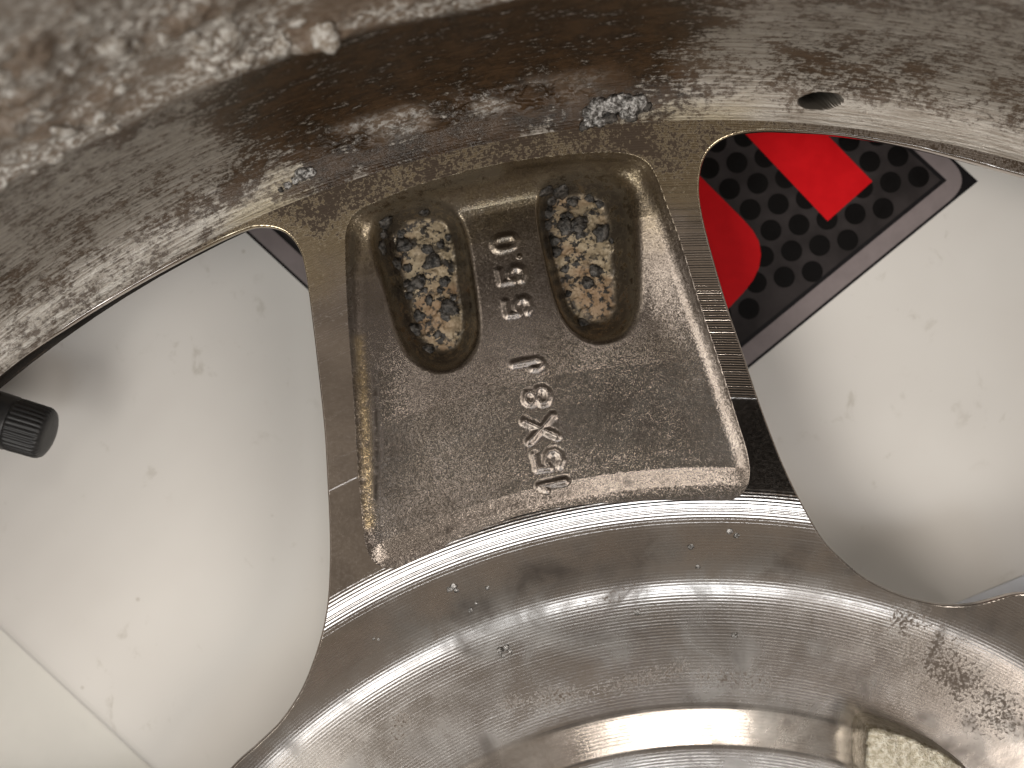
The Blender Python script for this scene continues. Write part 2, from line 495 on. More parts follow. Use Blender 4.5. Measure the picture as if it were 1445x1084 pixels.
POCK = spline(PP([(510, 720), (514, 758), (521, 784), (536, 799), (556, 802), (600, 785), (660, 755), (740, 726), (820, 713), (900, 708), (970, 706), (1025, 707), (1048, 697),
                  (1058, 674), (1055, 640), (1040, 590), (1015, 510), (985, 420), (960, 340), (940, 286), (926, 248), (908, 225), (870, 215), (800, 218), (700, 232),
                  (600, 258), (530, 285), (502, 300), (489, 322), (487, 360), (491, 450), (498, 550), (504, 650)]), 420)
SD_P = SDF(POCK, 6.0, 0.25)
class _Blur(SDF):
    def __init__(self, src, sig):
        self.h, self.x0, self.y0 = src.h, src.x0, src.y0
        k = np.exp(-0.5 * (np.arange(-30, 31) * src.h / sig) ** 2); k /= k.sum()
        g = np.pad(np.clip(src.g, -30, 6.0), 30, mode='edge')
        g = np.apply_along_axis(lambda a: np.convolve(a, k, 'valid'), 0, g)
        self.g = np.apply_along_axis(lambda a: np.convolve(a, k, 'valid'), 1, g)
SD_PB = _Blur(SD_P, 2.4)
SLOTS = []
for op, fl in (
    ([(524, 345), (529, 312), (550, 292), (590, 283), (630, 290), (652, 318), (663, 370), (672, 440), (672, 480), (655, 510), (625, 523), (595, 517), (572, 497), (556, 460), (540, 400)],
     [(556, 340), (566, 312), (595, 302), (620, 308), (629, 340), (638, 400), (646, 450), (641, 474), (624, 487), (604, 480), (591, 458), (576, 410)]),
    ([(764, 300), (768, 262), (790, 246), (830, 242), (875, 246), (898, 268), (903, 320), (906, 390), (904, 435), (885, 470), (850, 482), (818, 470), (796, 440), (780, 390)],
     [(776, 305), (786, 276), (815, 268), (842, 274), (853, 300), (859, 360), (863, 415), (856, 438), (836, 447), (815, 436), (802, 405), (788, 355)])):
    SLOTS.append((SDF(spline(PP(op), 160), 4.0, 0.2), SDF(spline(PP(fl), 160), 6.0, 0.2)))

def slot_t(x, y):
    t = np.zeros_like(x)
    for so, sf in SLOTS:
        do = np.clip(0.9 - so(x, y), 0, None); df = np.clip(sf(x, y), 0, None)
        t = np.maximum(t, np.where(do > 0, do / (do + df + 1e-6), 0))
    return t
_WS = np.linspace(0, 1, 200)
_WF = np.cumsum(np.interp(_WS, [0, 0.06, 0.30, 0.48, 0.70, 1.0], [0.25, 0.55, 0.62, 1.7, 1.6, 0.0])); _WF = (_WF - _WF[0]) / (_WF[-1] - _WF[0])
def zpocket(x, y):
    r = np.hypot(x, y)
    d = np.clip(-SD_P(x, y), 0, None)
    # rolled lip all round, then a softly dished floor that deepens towards the barrel
    lip = np.interp(r, [104, 107.5, 110, 146, 150], [0.12, 0.30, 0.80, 1.15, 1.4])
    l = np.clip(d / 2.5, 0, 1)
    z = zdisc(r) + (np.interp(r, _R, _Zp) - zdisc(r)) * sstep(0.0, 1.5, d) - lip * (1 - (1 - l) ** 2.0)
    dish = np.interp(r, [104, 112, 125, 140, 150, 158], [0.2, 0.35, 0.65, 1.9, 3.0, 3.2])
    k = np.clip(np.clip(-SD_PB(x, y) * 1.06, 0, None) * sstep(0.0, 1.2, d) / np.interp(r, [104, 146, 151, 156], [9.0, 9.0, 6.0, 5.5]), 0, 1)
    z = z - dish * k * k * (3 - 2 * k)
    t = slot_t(x, y)
    z = z - 4.2 * t ** 3 * (t * (6 * t - 15) + 10)
    for so, sf in SLOTS:                                    # the groove floors are rounded bars
        z = z + 0.9 * np.clip(-sf(x, y) / 4.0, 0, 1) ** 0.6
    w = fbm(x * 0.16, y * 0.16, 3, 3) - 0.5
    z = z + 0.12 * w * sstep(1.0, 6.0, d)
    fl = sstep(0.55, 0.95, t)
    z = z + fl * (0.4 * sstep(0.5, 0.62, fbm(x * 0.5, y * 0.5, 11, 4)) * fbm(x * 1.1, y * 1.1, 13, 3) + 0.2 * (fbm(x * 1.6, y * 1.6, 15, 2) - 0.5))
    return z

# ------------------------------------------------------------------ the wheel
wheel = link('alloy_wheel', None)
tag(wheel, 'chromed alloy wheel lying face down, its dirty back with a cast spoke pocket in view', 'wheel')

def stroke_mask(x, y, pts, w):
    return np.exp(-(seg_dist(x, y, PP(pts), False) / w) ** 2)
def disc_masks(x, y):
    r = np.hypot(x, y); a = np.degrees(np.arctan2(y, x)) - 102
    n1 = fbm(x * 0.2, y * 0.2, 21, 4); n2 = fbm(x * 0.09, y * 0.09, 31, 3)
    near = sstep(19, 13, np.abs(a) + 4 * (n1 - 0.5))
    gold = sstep(143, 150, r + 8 * (n1 - 0.5)) * 0.6 * near
    dirt = sstep(142, 156, r + 16 * (n1 - 0.5)) * 0.8
    dirt = np.maximum(dirt, 1.0 * sstep(152.5, 155, r + 3 * (n1 - 0.5)) * sstep(12, 8, np.abs(a)))
    dirt = np.maximum(dirt, 0.30 * sstep(130, 146, r + 10 * (n1 - .5)) * (a > 0))
    for pts, w, k in (([(720, 1005), (860, 985), (970, 955)], 2.2, 0.75), ([(562, 1030), (548, 1080)], 2.2, 0.75), ([(1300, 890), (1345, 950), (1430, 1010)], 6.5, 0.85),
                      ([(800, 872), (900, 845)], 4.0, 0.5), ([(1000, 965), (1090, 975)], 2.5, 0.6), ([(620, 900), (560, 960)], 5.0, 0.4)):
        dirt = np.maximum(dirt, k * stroke_mask(x, y, pts, w))
    haze = sstep(106, 95, r + 8 * (n1 - 0.5)) * (0.6 + 0.4 * sstep(0.35, 0.6, n2))
    return dict(gold=gold, dirt=np.clip(dirt, 0, 1), haze=haze)

# --- spokes (the one in view dense; the others share its mesh)
rr = np.arange(94.5, 159.01, 0.3); tt = SPOKE + np.radians(np.arange(-36, 36.001, 0.15))
Rg, Tg = np.meshgrid(rr, tt, indexing='ij')
Xg = Rg * np.cos(Tg); Yg = Rg * np.sin(Tg)
F = np.maximum.reduce([-SD_WR(Xg, Yg), -SD_WL(Xg, Yg), -SD_P(Xg, Yg)])
x, y, q, t = clip_grid(Xg, Yg, F)
me = new_mesh('spoke', np.stack([x, y, zdisc_xy(x, y)], 1), q, t, surf_normals(zdisc_xy, x, y), disc_masks(x, y))
spoke = link('spoke', me, M_CHROME, wheel)
WINS = {0: WIN, 1: WIN_L, 2: rot(WIN, math.radians(144)), 3: rot(WIN, math.radians(216)), 4: rot(WIN, math.radians(288))}
other_spokes = []
for k in range(1, 5):
    rr2 = np.arange(94.5, 159.01, 0.75); rr2[-1] = 159.0
    tt2 = SPOKE + np.radians(72 * k + np.arange(-36, 36.001, 0.4))
    Rg, Tg = np.meshgrid(rr2, tt2, indexing='ij')
    Xg = Rg * np.cos(Tg); Yg = Rg * np.sin(Tg)
    pk = SDF(rot(POCK, math.radians(72 * k)), 6.0, 0.4)
    F = np.maximum.reduce([-SDF(WINS[k])(Xg, Yg), -SDF(WINS[(k + 1) % 5])(Xg, Yg), -pk(Xg, Yg)])
    x, y, q, t = clip_grid(Xg, Yg, F)
    me2 = new_mesh('spoke', np.stack([x, y, zdisc_xy(x, y)], 1), q, t, surf_normals(zdisc_xy, x, y), disc_masks(*rot(np.stack([x, y], 1), math.radians(-72 * k)).T))
    other_spokes.append((k, link('spoke', me2, M_CHROME, wheel)))

# --- pocket skin of the spoke
ax_v = np.array([math.cos(SPOKE), math.sin(SPOKE)]); ax_u = np.array([math.sin(SPOKE), -math.cos(SPOKE)])
us = np.arange(-32, 32, 0.17); vs = np.arange(98, 160, 0.17)
U, Vv = np.meshgrid(us, vs, indexing='ij')
Xg = U * ax_u[0] + Vv * ax_v[0]; Yg = U * ax_u[1] + Vv * ax_v[1]
x, y, q, t = clip_grid(Xg, Yg, SD_P(Xg, Yg) - 0.12)
z = zpocket(x, y) - 0.03 * sstep(-0.15, 0.1, SD_P(x, y))
def stroke_mask(x, y, pts, w):
    return np.exp(-(seg_dist(x, y, PP(pts), False) / w) ** 2)
def pocket_masks(x, y):
    r = np.hypot(x, y); n1 = fbm(x * 0.22, y * 0.22, 41, 4); tsl = slot_t(x, y)
    d = -SD_P(x, y)
    gold = sstep(140, 152, r + 10 * (n1 - 0.5)) * 0.6
    gold = np.maximum(gold, 0.6 * sstep(0.02, 0.4, tsl))
    crust = sstep(0.76, 0.97, tsl + 0.3 * (n1 - 0.5))
    stain_shade = np.zeros_like(x)
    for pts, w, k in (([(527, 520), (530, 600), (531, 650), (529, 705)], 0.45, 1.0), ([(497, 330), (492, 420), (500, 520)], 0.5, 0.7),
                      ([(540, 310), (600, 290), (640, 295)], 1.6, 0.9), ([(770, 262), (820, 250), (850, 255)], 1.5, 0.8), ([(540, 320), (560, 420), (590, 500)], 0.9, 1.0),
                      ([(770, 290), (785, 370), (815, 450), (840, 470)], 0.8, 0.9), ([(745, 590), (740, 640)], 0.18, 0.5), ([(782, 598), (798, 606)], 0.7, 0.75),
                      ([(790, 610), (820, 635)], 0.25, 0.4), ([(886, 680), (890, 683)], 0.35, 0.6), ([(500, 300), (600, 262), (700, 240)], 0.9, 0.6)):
        stain_shade = np.maximum(stain_shade, k * stroke_mask(x, y, pts, w))
    stain_shade = np.maximum(stain_shade, 0.9 * sstep(0.20, 0.5, tsl) * (1 - crust))  # shade of the groove walls, painted in as dark colour
    rust = np.zeros_like(x)
    for pts, w, k in (([(505, 480), (512, 560), (517, 660), (520, 740)], 0.8, 0.9),):
        rust = np.maximum(rust, k * stroke_mask(x, y, pts, w))
    return dict(gold=gold, crust=crust, stain_shade=stain_shade, rust=rust)
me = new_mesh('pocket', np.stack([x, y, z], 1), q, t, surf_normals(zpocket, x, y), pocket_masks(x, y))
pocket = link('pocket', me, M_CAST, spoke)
pocket['label'] = 'sandy cast pocket sunk into the spoke, with two crusted grooves'

# --- raised characters 15X8J 55.0, read outward along the spoke
GLYPH = {
 '1': [[(0.25, 0.78), (0.52, 1.0), (0.52, 0.0)]],
 '5': [[(0.95, 1.0), (0.12, 1.0), (0.08, 0.55), (0.35, 0.64), (0.68, 0.60), (0.95, 0.42), (0.95, 0.20), (0.70, 0.02), (0.35, 0.0), (0.05, 0.12)]],
 'X': [[(0.02, 0.0), (0.98, 1.0)], [(0.02, 1.0), (0.98, 0.0)]],
 '8': [[(0.5, 0.55), (0.15, 0.70), (0.15, 0.88), (0.5, 1.0), (0.85, 0.88), (0.85, 0.70), (0.5, 0.55), (0.05, 0.40), (0.05, 0.14), (0.5, 0.0), (0.95, 0.14), (0.95, 0.40), (0.5, 0.55)]],
 'J': [[(0.78, 1.0), (0.78, 0.28), (0.60, 0.05), (0.32, 0.02), (0.10, 0.18), (0.12, 0.34)]],
 '0': [[(0.5, 0.0), (0.12, 0.14), (0.04, 0.5), (0.12, 0.86), (0.5, 1.0), (0.88, 0.86), (0.96, 0.5), (0.88, 0.14), (0.5, 0.0)]],
 '.': [[(0.5, 0.04), (0.52, 0.06)]],
}
SMOOTHED = {'8', '0', 'J'}
def make_char(ch, u, v, hpx, wpx, rad=0.58, high=0.29, flat=0.0):
    c = np.array(P(u, v, -2.7))
    hh = hpx / 10 * 1.015; ww = wpx / 10 * 1.015
    lines = []
    for s in GLYPH[ch]:
        pts = np.array([c + ax_v * ((a - 0.5) * ww) - ax_u * ((b - 0.5) * hh) for a, b in s])
        if ch in SMOOTHED: pts = spline(pts, 48, False)
        lines.append(pts)
    gx = np.arange(-hh / 2 - 1.2, hh / 2 + 1.2, 0.055); gy = np.arange(-ww / 2 - 1.2, ww / 2 + 1.2, 0.055)
    A, B = np.meshgrid(gx, gy, indexing='ij')
    X = c[0] + A * ax_u[0] + B * ax_v[0]; Y = c[1] + A * ax_u[1] + B * ax_v[1]
    def dist(x, y):
        d = np.full(x.shape, 9.0)
        for l in lines: d = np.minimum(d, seg_dist(x, y, l, False))
        return d + 0.10 * (fbm(x * 1.3, y * 1.3, 5, 2) - 0.5)
    reach = rad * 1.75
    def zf(x, y):
        d = dist(x, y)
        b = np.exp(-(d / rad) ** 2 * 1.15)
        return zpocket(x, y) + high * b * (0.9 + 0.4 * (fbm(x * 0.6, y * 0.6, 8, 2) - 0.5)) - 0.02
    x, y, q, t = clip_grid(X, Y, dist(X, Y) - reach)
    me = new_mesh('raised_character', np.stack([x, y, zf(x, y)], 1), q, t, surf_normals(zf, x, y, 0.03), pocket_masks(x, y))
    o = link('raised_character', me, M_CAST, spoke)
    o['label'] = 'raised cast ' + ('decimal point' if ch == '.' else ('letter ' if ch in 'XJ' else 'digit ') + ch)
    return o
for ch, u, v, h, w in (('1', 779, 681, 37, 22), ('5', 774, 648, 36, 24), ('X', 763, 604, 40, 30), ('8', 757.5, 559.5, 33, 21), ('J', 745, 515, 40, 18),
                       ('5', 731.5, 433, 33, 21), ('5', 722.5, 388, 33, 20), ('.', 735, 364.5, 34, 8), ('0', 712.5, 342, 31, 19)):
    if ch == '.':
        make_char(ch, 718, 364.5, h, w, 0.30, 0.38)
    elif ch in '1X':
        make_char(ch, u, v, h, w, 0.60, 0.40)
    else:
        make_char(ch, u, v, h, w)

# --- edges of the windows
def make_window_edge(WIN):
    n = len(WIN)
    d = np.roll(WIN, -1, 0) - np.roll(WIN, 1, 0)
    nrm = np.stack([-d[:, 1], d[:, 0]], 1); nrm /= np.linalg.norm(nrm, axis=1)[:, None]
    cen = WIN.mean(0)
    if ((cen - WIN) * nrm).sum() < 0: nrm = -nrm              # into the window
    z0 = zdisc_xy(WIN[:, 0], WIN[:, 1])
    rows = []
    for off, dz in ((-0.06, -0.01), (0.05, -0.03), (0.16, -0.10), (0.24, -0.22), (0.28, -0.40), (0.30, -1.0), (0.22, -1.6), (-0.4, -2.4), (-4.0, -9.0), (-5.0, -17.0)):
        p = WIN + nrm * off
        rows.append(np.column_stack([p, z0 + dz]))
    V = np.vstack(rows); qs = []
    for k in range(len(rows) - 1):
        i = np.arange(n); j = (i + 1) % n
        qs.append(np.stack([k * n + i, (k + 1) * n + i, (k + 1) * n + j, k * n + j], 1))
    x, y = V[:, 0], V[:, 1]
    m = disc_masks(x, y); m['dirt'] = m['dirt'] * 0.0
    return new_mesh('window_edge', V, np.vstack(qs), None, None, m)
for k in range(5):
    link('window_edge', make_window_edge(WINS[k]), M_CHROME, wheel)
for k, s2 in other_spokes:
    p2 = pocket.copy(); sc.collection.objects.link(p2); p2.parent = s2; p2.rotation_euler.z = math.radians(72 * k)

# --- hub with its turned bowl and raised mounting pad
rr = np.concatenate([np.arange(36, 66, 2.0), np.arange(66, 94.51, 0.3)]); rr[-1] = 94.5
ta = np.concatenate([np.arange(40, 150, 0.22), np.arange(150, 400.01, 2.0)])
tt = np.radians(ta)
Rg, Tg = np.meshgrid(rr, tt, indexing='ij')
x = (Rg * np.cos(Tg)).ravel(); y = (Rg * np.sin(Tg)).ravel()
n, m = Rg.shape; I = np.arange(n * m).reshape(n, m)
q = np.stack([I[:-1, :-1], I[1:, :-1], I[1:, 1:], I[:-1, 1:]], -1).reshape(-1, 4)
me = new_mesh('hub', np.stack([x, y, zdisc_xy(x, y)], 1), q, None, surf_normals(zdisc_xy, x, y), disc_masks(x, y))
hub = link('hub', me, M_CHROME, wheel)
# wall of the centre bore
ang = np.linspace(0, 2 * math.pi, 96, endpoint=False)
V = np.vstack([np.column_stack([36 * np.cos(ang), 36 * np.sin(ang), np.full(96, zz)]) for zz in (-3.0, -22.0)])
i = np.arange(96); j = (i + 1) % 96
link('centre_bore', new_mesh('centre_bore', V, np.stack([i, j, 96 + j, 96 + i], 1), attrs=disc_masks(V[:, 0], V[:, 1])), M_CHROME, hub)

# --- barrel: fillet, brown lower wall, crusted upper wall, rim
_bp = [(159.0, 0.29), (160.4, 0.42), (162.0, 0.95), (163.8, 2.0), (165.6, 3.9), (167.0, 6.6), (168.1, 10.5), (169.0, 16), (169.8, 22), (170.3, 26.0),
       (170.5, 27.5), (171.2, 29.0), (172.4, 32), (174, 40), (175, 55), (176, 75), (178, 92), (184, 112), (187, 130), (188, 150), (190, 157), (196, 162), (201, 165.0), (204, 164.6)]
bp = spline(_bp, 900, False)
L = np.concatenate([[0], np.cumsum(np.hypot(*np.diff(bp, axis=0).T))])
svals = np.concatenate([np.arange(0, 8, 0.16), np.arange(8, 62, 0.32), np.arange(62, L[-1], 3.0), [L[-1]]])
br = np.interp(svals, L, bp[:, 0]); bz = np.interp(svals, L, bp[:, 1])
bnr = -np.gradient(bz, svals); bnz = np.gradient(br, svals)
ta = np.concatenate([np.arange(48, 148, 0.115), np.arange(148, 408.01, 2.0)])
ta_barrel = ta.copy()
S, T = np.meshgrid(svals, np.radians(ta), indexing='ij')
BR = np.repeat(br[:, None], len(ta), 1); BZ = np.repeat(bz[:, None], len(ta), 1)
arcl = T * 170.0
edge = 27.0 + 1.6 * (fbm(arcl * 0.07, S * 0.0 + 3.0, 51, 3) - 0.5) * 2
cz = sstep(-0.8, 2.2, S - edge - 3.0)                              # crusted zone
fade = sstep(62, 52, S) * sstep(math.radians(400), math.radians(392), T)
lump = fbm(arcl * 0.16, S * 0.22, 61, 5, 0.55)
lump2 = np.abs(fbm(arcl * 0.5, S * 0.6, 71, 4, 0.6) - 0.5) * 2
leftw = sstep(93, 112, np.degrees(T))
disp = cz * fade * (0.25 + 0.75 * leftw) * sstep(0.3, 0.6, fbm(arcl * 0.05, S * 0.08, 121, 3)) * (1.7 * sstep(0.40, 0.75, lump) + 0.9 * lump2)
disp += 0.05 * (fbm(arcl * 0.8, S * 1.0, 81, 3) - 0.5) * sstep(3, 7, S)
# shallow dents of scale along the foot of the wall
foot = sstep(3.0, 5.0, S) * sstep(9.5, 6.5, S) * sstep(94, 99, np.degrees(T)) * sstep(112, 106, np.degrees(T))
disp += foot * 0.45 * sstep(0.48, 0.62, fbm(arcl * 0.7, S * 0.9, 91, 3))
# drilled hole
ha, hs = math.atan2(160.6, 13.9), 3.9
hx, hy = P(1158, 142, 1.2); ha = math.atan2(hy, hx); hr = math.hypot(hx, hy); hs = np.interp(hr, bp[:, 0], L)
du = (T - ha) * 163.0; dv = (S - hs)
c8, s8 = math.cos(-0.14), math.sin(-0.14)
e = np.sqrt(((du * c8 + dv * s8) / 2.75) ** 2 + ((-du * s8 + dv * c8) / 1.05) ** 2)
hole = sstep(1.10, 0.88, e)
h_r = float(np.interp(hs, svals, bnr)); h_z = float(np.interp(hs, svals, bnz))
PR = BR + disp * bnr[:, None] - 14.0 * hole * h_r; PZ = BZ + disp * bnz[:, None] - 14.0 * hole * h_z
X = PR * np.cos(T); Y = PR * np.sin(T)
G = np.stack([X, Y, PZ], -1)
gs = np.gradient(G, axis=0); gt = np.gradient(G, axis=1)
nr = np.cross(gs, gt); nr /= np.linalg.norm(nr, axis=-1)[..., None] + 1e-12
cent = np.stack([-np.cos(T), -np.sin(T), np.full_like(T, 0.6)], -1)
if (nr * cent).sum() < 0: nr = -nr
nr[0] = surf_normals(zdisc_xy, X[0], Y[0])
n, m = S.shape; I = np.arange(n * m).reshape(n, m)
q = np.stack([I[:-1, :-1], I[1:, :-1], I[1:, 1:], I[:-1, 1:]], -1).reshape(-1, 4)
deg = np.degrees(T)
nb = fbm(arcl * 0.06, S * 0.10, 101, 4); nb2 = fbm(arcl * 0.18, S * 0.2, 111, 4)
film = sstep(84, 94, deg + 12 * (nb - 0.5)) * sstep(121, 111, deg + 10 * (nb - 0.5)) * sstep(-3.0, 0.5, S + 5 * (nb2 - 0.5))
film = np.maximum(film, 0.50 * sstep(112, 118, deg) * (0.55 + nb2 * 0.8))
film = np.maximum(film, 0.62 * sstep(94, 86, deg) * (0.45 + nb * 0.9) * sstep(0.5, 6.0, S))
crust_a = np.clip(cz * (0.75 + 0.5 * nb2), 0, 1) * (0.45 + 0.55 * leftw)
crust_a = np.maximum(crust_a, foot * 0.55 * sstep(0.40, 0.62, nb2))
gold = sstep(5.5, 0.5, S + 6 * (nb2 - .5)) * (sstep(87, 90, deg) * sstep(97, 94, deg) + sstep(109.5, 111.5, deg) * sstep(117, 114, deg)) * 0.9
film = np.clip(film, 0, 1) * (1 - 0.25 * sstep(0.0, 0.5, gold))
me = new_mesh('barrel', G.reshape(-1, 3), q, None, nr.reshape(-1, 3),
              dict(film=film.ravel(), crust=crust_a.ravel(), gold=gold.ravel()), np.stack([arcl.ravel(), S.ravel()], 1))
barrel = link('barrel', me, M_BARREL, wheel)

# --- front rim below the windows, standing on the card
fp = [(158.3, -2.2), (161.0, -4.0), (164.0, -7.0), (166.0, -11), (174, -17), (184, -20.5), (196, -22.8), (203, -23.7), (206, -23.9), (207, -22)]
fr = spline(fp, 40, False); na = 180
ang = np.linspace(0, 2 * math.pi, na, endpoint=False)
V = np.vstack([np.column_stack([r * np.cos(ang), r * np.sin(ang), np.full(na, zz)]) for r, zz in fr])
i = np.arange(na); j = (i + 1) % na
q = np.vstack([np.stack([k * na + i, k * na + j, (k + 1) * na + j, (k + 1) * na + i], 1) for k in range(len(fr) - 1)])
link('front_rim', new_mesh('front_rim', V, q, attrs=disc_masks(V[:, 0] * 0.4, V[:, 1] * 0.4)), M_CHROME, wheel)

# --- rough cast boss at the edge of the mounting pad
def lumpy_box(name, outline, z0, z1, mat, parent, seed, rough=0.25):
    """outline pulled up into a block with a rounded, lumpy top"""
    o = spline(outline, 90); c = o.mean(0); rows = []
    for k, (sc_, zz) in enumerate(((1.0, z0), (1.0, z0 + (z1 - z0) * 0.5), (0.985, z1 - 0.5), (0.955, z1 - 0.15), (0.90, z1), (0.6, z1 + 0.05), (0.3, z1 + 0.05), (0.02, z1 + 0.05))):
        p = c + (o - c) * sc_
        nz = (fbm(p[:, 0] * 0.9 + k * 3.1, p[:, 1] * 0.9, seed, 3) - 0.5) * rough * 2
        rows.append(np.column_stack([p + (p - c) / (np.linalg.norm(p - c, axis=1)[:, None] + 1e-6) * nz[:, None] * 0.6, np.full(len(p), zz) + nz * (k > 1)]))
    V = np.vstack(rows); n = len(o); i = np.arange(n); j = (i + 1) % n
    q = np.vstack([np.stack([k * n + i, k * n + j, (k + 1) * n + j, (k + 1) * n + i], 1) for k in range(len(rows) - 1)])
    at = dict(gold=np.full(len(V), 0.7), crust=np.zeros(len(V)), stain_shade=np.full(len(V), 0.25), rust=np.full(len(V), 0.35))
    return link(name, new_mesh(name, V, q, attrs=at), mat, parent)
boss = lumpy_box('cast_boss', PP([(1222, 1040), (1228, 1024), (1260, 1030), (1310, 1050), (1352, 1074), (1375, 1105), (1350, 1180), (1280, 1200), (1225, 1160), (1218, 1090)], 1.5), -6.0, 2.0, mat_flake('worn_boss', (0.30, 0.27, 0.20), (0.50, 0.47, 0.40), 0.9, 0.30), hub, 5)
boss['label'] = 'rough yellowish cast boss at the edge of the mounting pad'

# ------------------------------------------------------------------ corrosion: scabs in the grooves and on the barrel
def flake_mesh(seed, squash):
    import bmesh
    bm = bmesh.new(); bmesh.ops.create_icosphere(bm, subdivisions=3, radius=1.0)
    co = np.array([v.co[:] for v in bm.verts])
    n = fbm(co[:, 0] * 1.9 + seed * 7.7, co[:, 1] * 1.9 + co[:, 2] * 1.3, seed, 4, 0.65)
    k = 0.35 + 1.35 * n
    co = co * k[:, None]; co[:, 2] *= squash
    for v, c in zip(bm.verts, co): v.co = c
    me = bpy.data.meshes.new('scab'); bm.to_mesh(me); bm.free()
    me.polygons.foreach_set('use_smooth', np.full(len(me.polygons), True))
    return me
SCABS = [flake_mesh(s, 0.42) for s in range(6)]
SCABS_S = [flake_mesh(s + 20, 0.4) for s in range(4)]
for me in SCABS: me.materials.append(M_FLAKE)
for me in SCABS_S: me.materials.append(M_SILVER)

def scab(u, v, rpx, surf, meshes, parent, name='corrosion_scab', stretch=1.0, lift=0.1):
    x, y = P(u, v, -6.0 if surf is zpocket else 1.0)
    X = np.array([x]); Y = np.array([y])
    z = float(surf(X, Y)[0]); nn = surf_normals(surf, X, Y, 0.4)[0]
    z2 = z
    x, y = P(u, v, z2); X = np.array([x]); Y = np.array([y]); z = float(surf(X, Y)[0])
    o = link(name, random.choice(meshes), None, parent)
    r = rpx / 10.0
    q = Vector(nn).to_track_quat('Z', 'Y') @ Matrix.Rotation(random.uniform(0, 6.28), 3, 'Z').to_quaternion()
    o.rotation_mode = 'QUATERNION'; o.rotation_quaternion = q
    o.location = (Vector((x, y, z)) + Vector(nn) * (lift * r)) * MM
    o.scale = [r * MM * stretch, r * MM, r * MM]
    return o
def zbarrel(x, y):
    r = np.hypot(x, y); return np.interp(r, bp[:, 0], bp[:, 1])

left_scabs = [(543, 312, 10), (541, 330, 9), (540, 350, 9), (545, 368, 8), (612, 297, 9), (600, 300, 8), (590, 304, 7), (566, 330, 8), (570, 346, 9), (560, 372, 9), (563, 392, 9),
              (576, 378, 7), (612, 368, 10), (604, 352, 7), (617, 334, 7), (622, 345, 6), (632, 335, 6), (618, 390, 10), (628, 398, 7), (590, 398, 9), (580, 405, 8), (577, 418, 8),
              (584, 432, 9), (590, 446, 9), (599, 410, 6), (606, 424, 6), (636, 434, 11), (628, 446, 8), (644, 452, 7), (634, 466, 9), (618, 472, 6), (586, 465, 8), (592, 480, 8), (606, 492, 7),
              (574, 400, 6), (596, 384, 6), (640, 420, 6), (602, 376, 5), (584, 358, 6), (622, 410, 5)]
right_scabs = [(790, 270, 14), (772, 268, 9), (776, 285, 8), (774, 300, 9), (775, 318, 7), (782, 340, 7), (786, 356, 8), (797, 320, 9), (805, 330, 11), (814, 318, 10), (800, 306, 8), (818, 332, 8),
               (848, 330, 10), (844, 340, 7), (828, 373, 9), (840, 382, 9), (829, 399, 9), (841, 414, 11), (790, 372, 6), (797, 380, 5), (804, 432, 7), (812, 444, 8), (822, 456, 9), (832, 463, 6),
               (846, 288, 7), (832, 280, 6), (820, 290, 6), (808, 284, 7), (865, 330, 4), (862, 340, 3), (802, 415, 5), (836, 300, 5), (788, 330, 6)]
for u, v, r in left_scabs + right_scabs:
    if random.random() < 0.32: continue
    scab(u + random.uniform(-1, 1), v, r * random.uniform(0.85, 1.2), zpocket, SCABS_S if random.random() < 0.05 else SCABS, spoke, stretch=random.uniform(0.8, 1.35))
for u, v, r, k in ((838, 160, 11, 1), (850, 152, 12, 1), (866, 148, 13, 1), (884, 150, 15, 1), (900, 146, 12, 1), (832, 172, 8, 1), (845, 170, 9, 1), (860, 166, 10, 0), (890, 162, 9, 0), (876, 140, 8, 1),
                   (912, 150, 7, 0), (824, 178, 6, 0), (428, 246, 9, 1), (438, 243, 7, 1), (406, 262, 5, 1), (417, 255, 5, 1), (396, 268, 4, 0)):
    scab(u, v, r, zbarrel, SCABS_S if k else SCABS, barrel, stretch=random.uniform(0.9, 1.4))
# pale flakes in the crusted band of the barrel
M_PALE = mat_flake('pale_crust', (0.36, 0.30, 0.24), (0.84, 0.82, 0.78), 0.0, 0.22)
PALE = [flake_mesh(s_ + 40, 0.45) for s_ in range(5)]
for me in PALE: me.materials.append(M_PALE)
rs = np.random.default_rng(23)
si = np.searchsorted(svals, 30.5); sj = np.searchsorted(svals, 60.0)
for k in range(130):
    a_ = rs.uniform(97, 141) if k % 4 else rs.uniform(74, 97)
    ii = int(si + (sj - si) * rs.uniform(0, 1) ** 1.4); jj = int(np.searchsorted(ta_barrel, a_))
    nn = Vector(nr[ii, jj]); r_ = float(np.clip(rs.lognormal(-0.25, 0.45), 0.35, 1.5)) * (1.0 if a_ > 105 else 0.6)
    o = link('corrosion_flake', PALE[k % 5], None, barrel)
    o.rotation_mode = 'QUATERNION'
    o.rotation_quaternion = nn.to_track_quat('Z', 'Y') @ Matrix.Rotation(rs.uniform(0, 6.28), 3, 'Z').to_quaternion()
    o.location = (Vector(G[ii, jj]) + nn * 0.05 * r_) * MM
    o.scale = (r_ * MM * rs.uniform(1.0, 1.7), r_ * MM, r_ * MM)
# bright nicks on the hub
for u, v, r in ((640, 828, 3.5), (634, 832, 3), (644, 834, 2.6), (688, 830, 2.4), (664, 862, 2.6), (672, 852, 2), (706, 918, 3.4), (714, 914, 3), (720, 920, 2.2), (710, 926, 2.2), (899, 864, 3),
                (1030, 750, 3.2), (1040, 756, 3), (975, 772, 3.2), (985, 800, 2.4), (1037, 897, 3), (534, 903, 1.6), (490, 975, 1.8), (527, 902, 1.5)):
    scab(u, v, r * 1.35, zdisc_xy, SCABS_S, hub, 'metal_nick', lift=0.05)

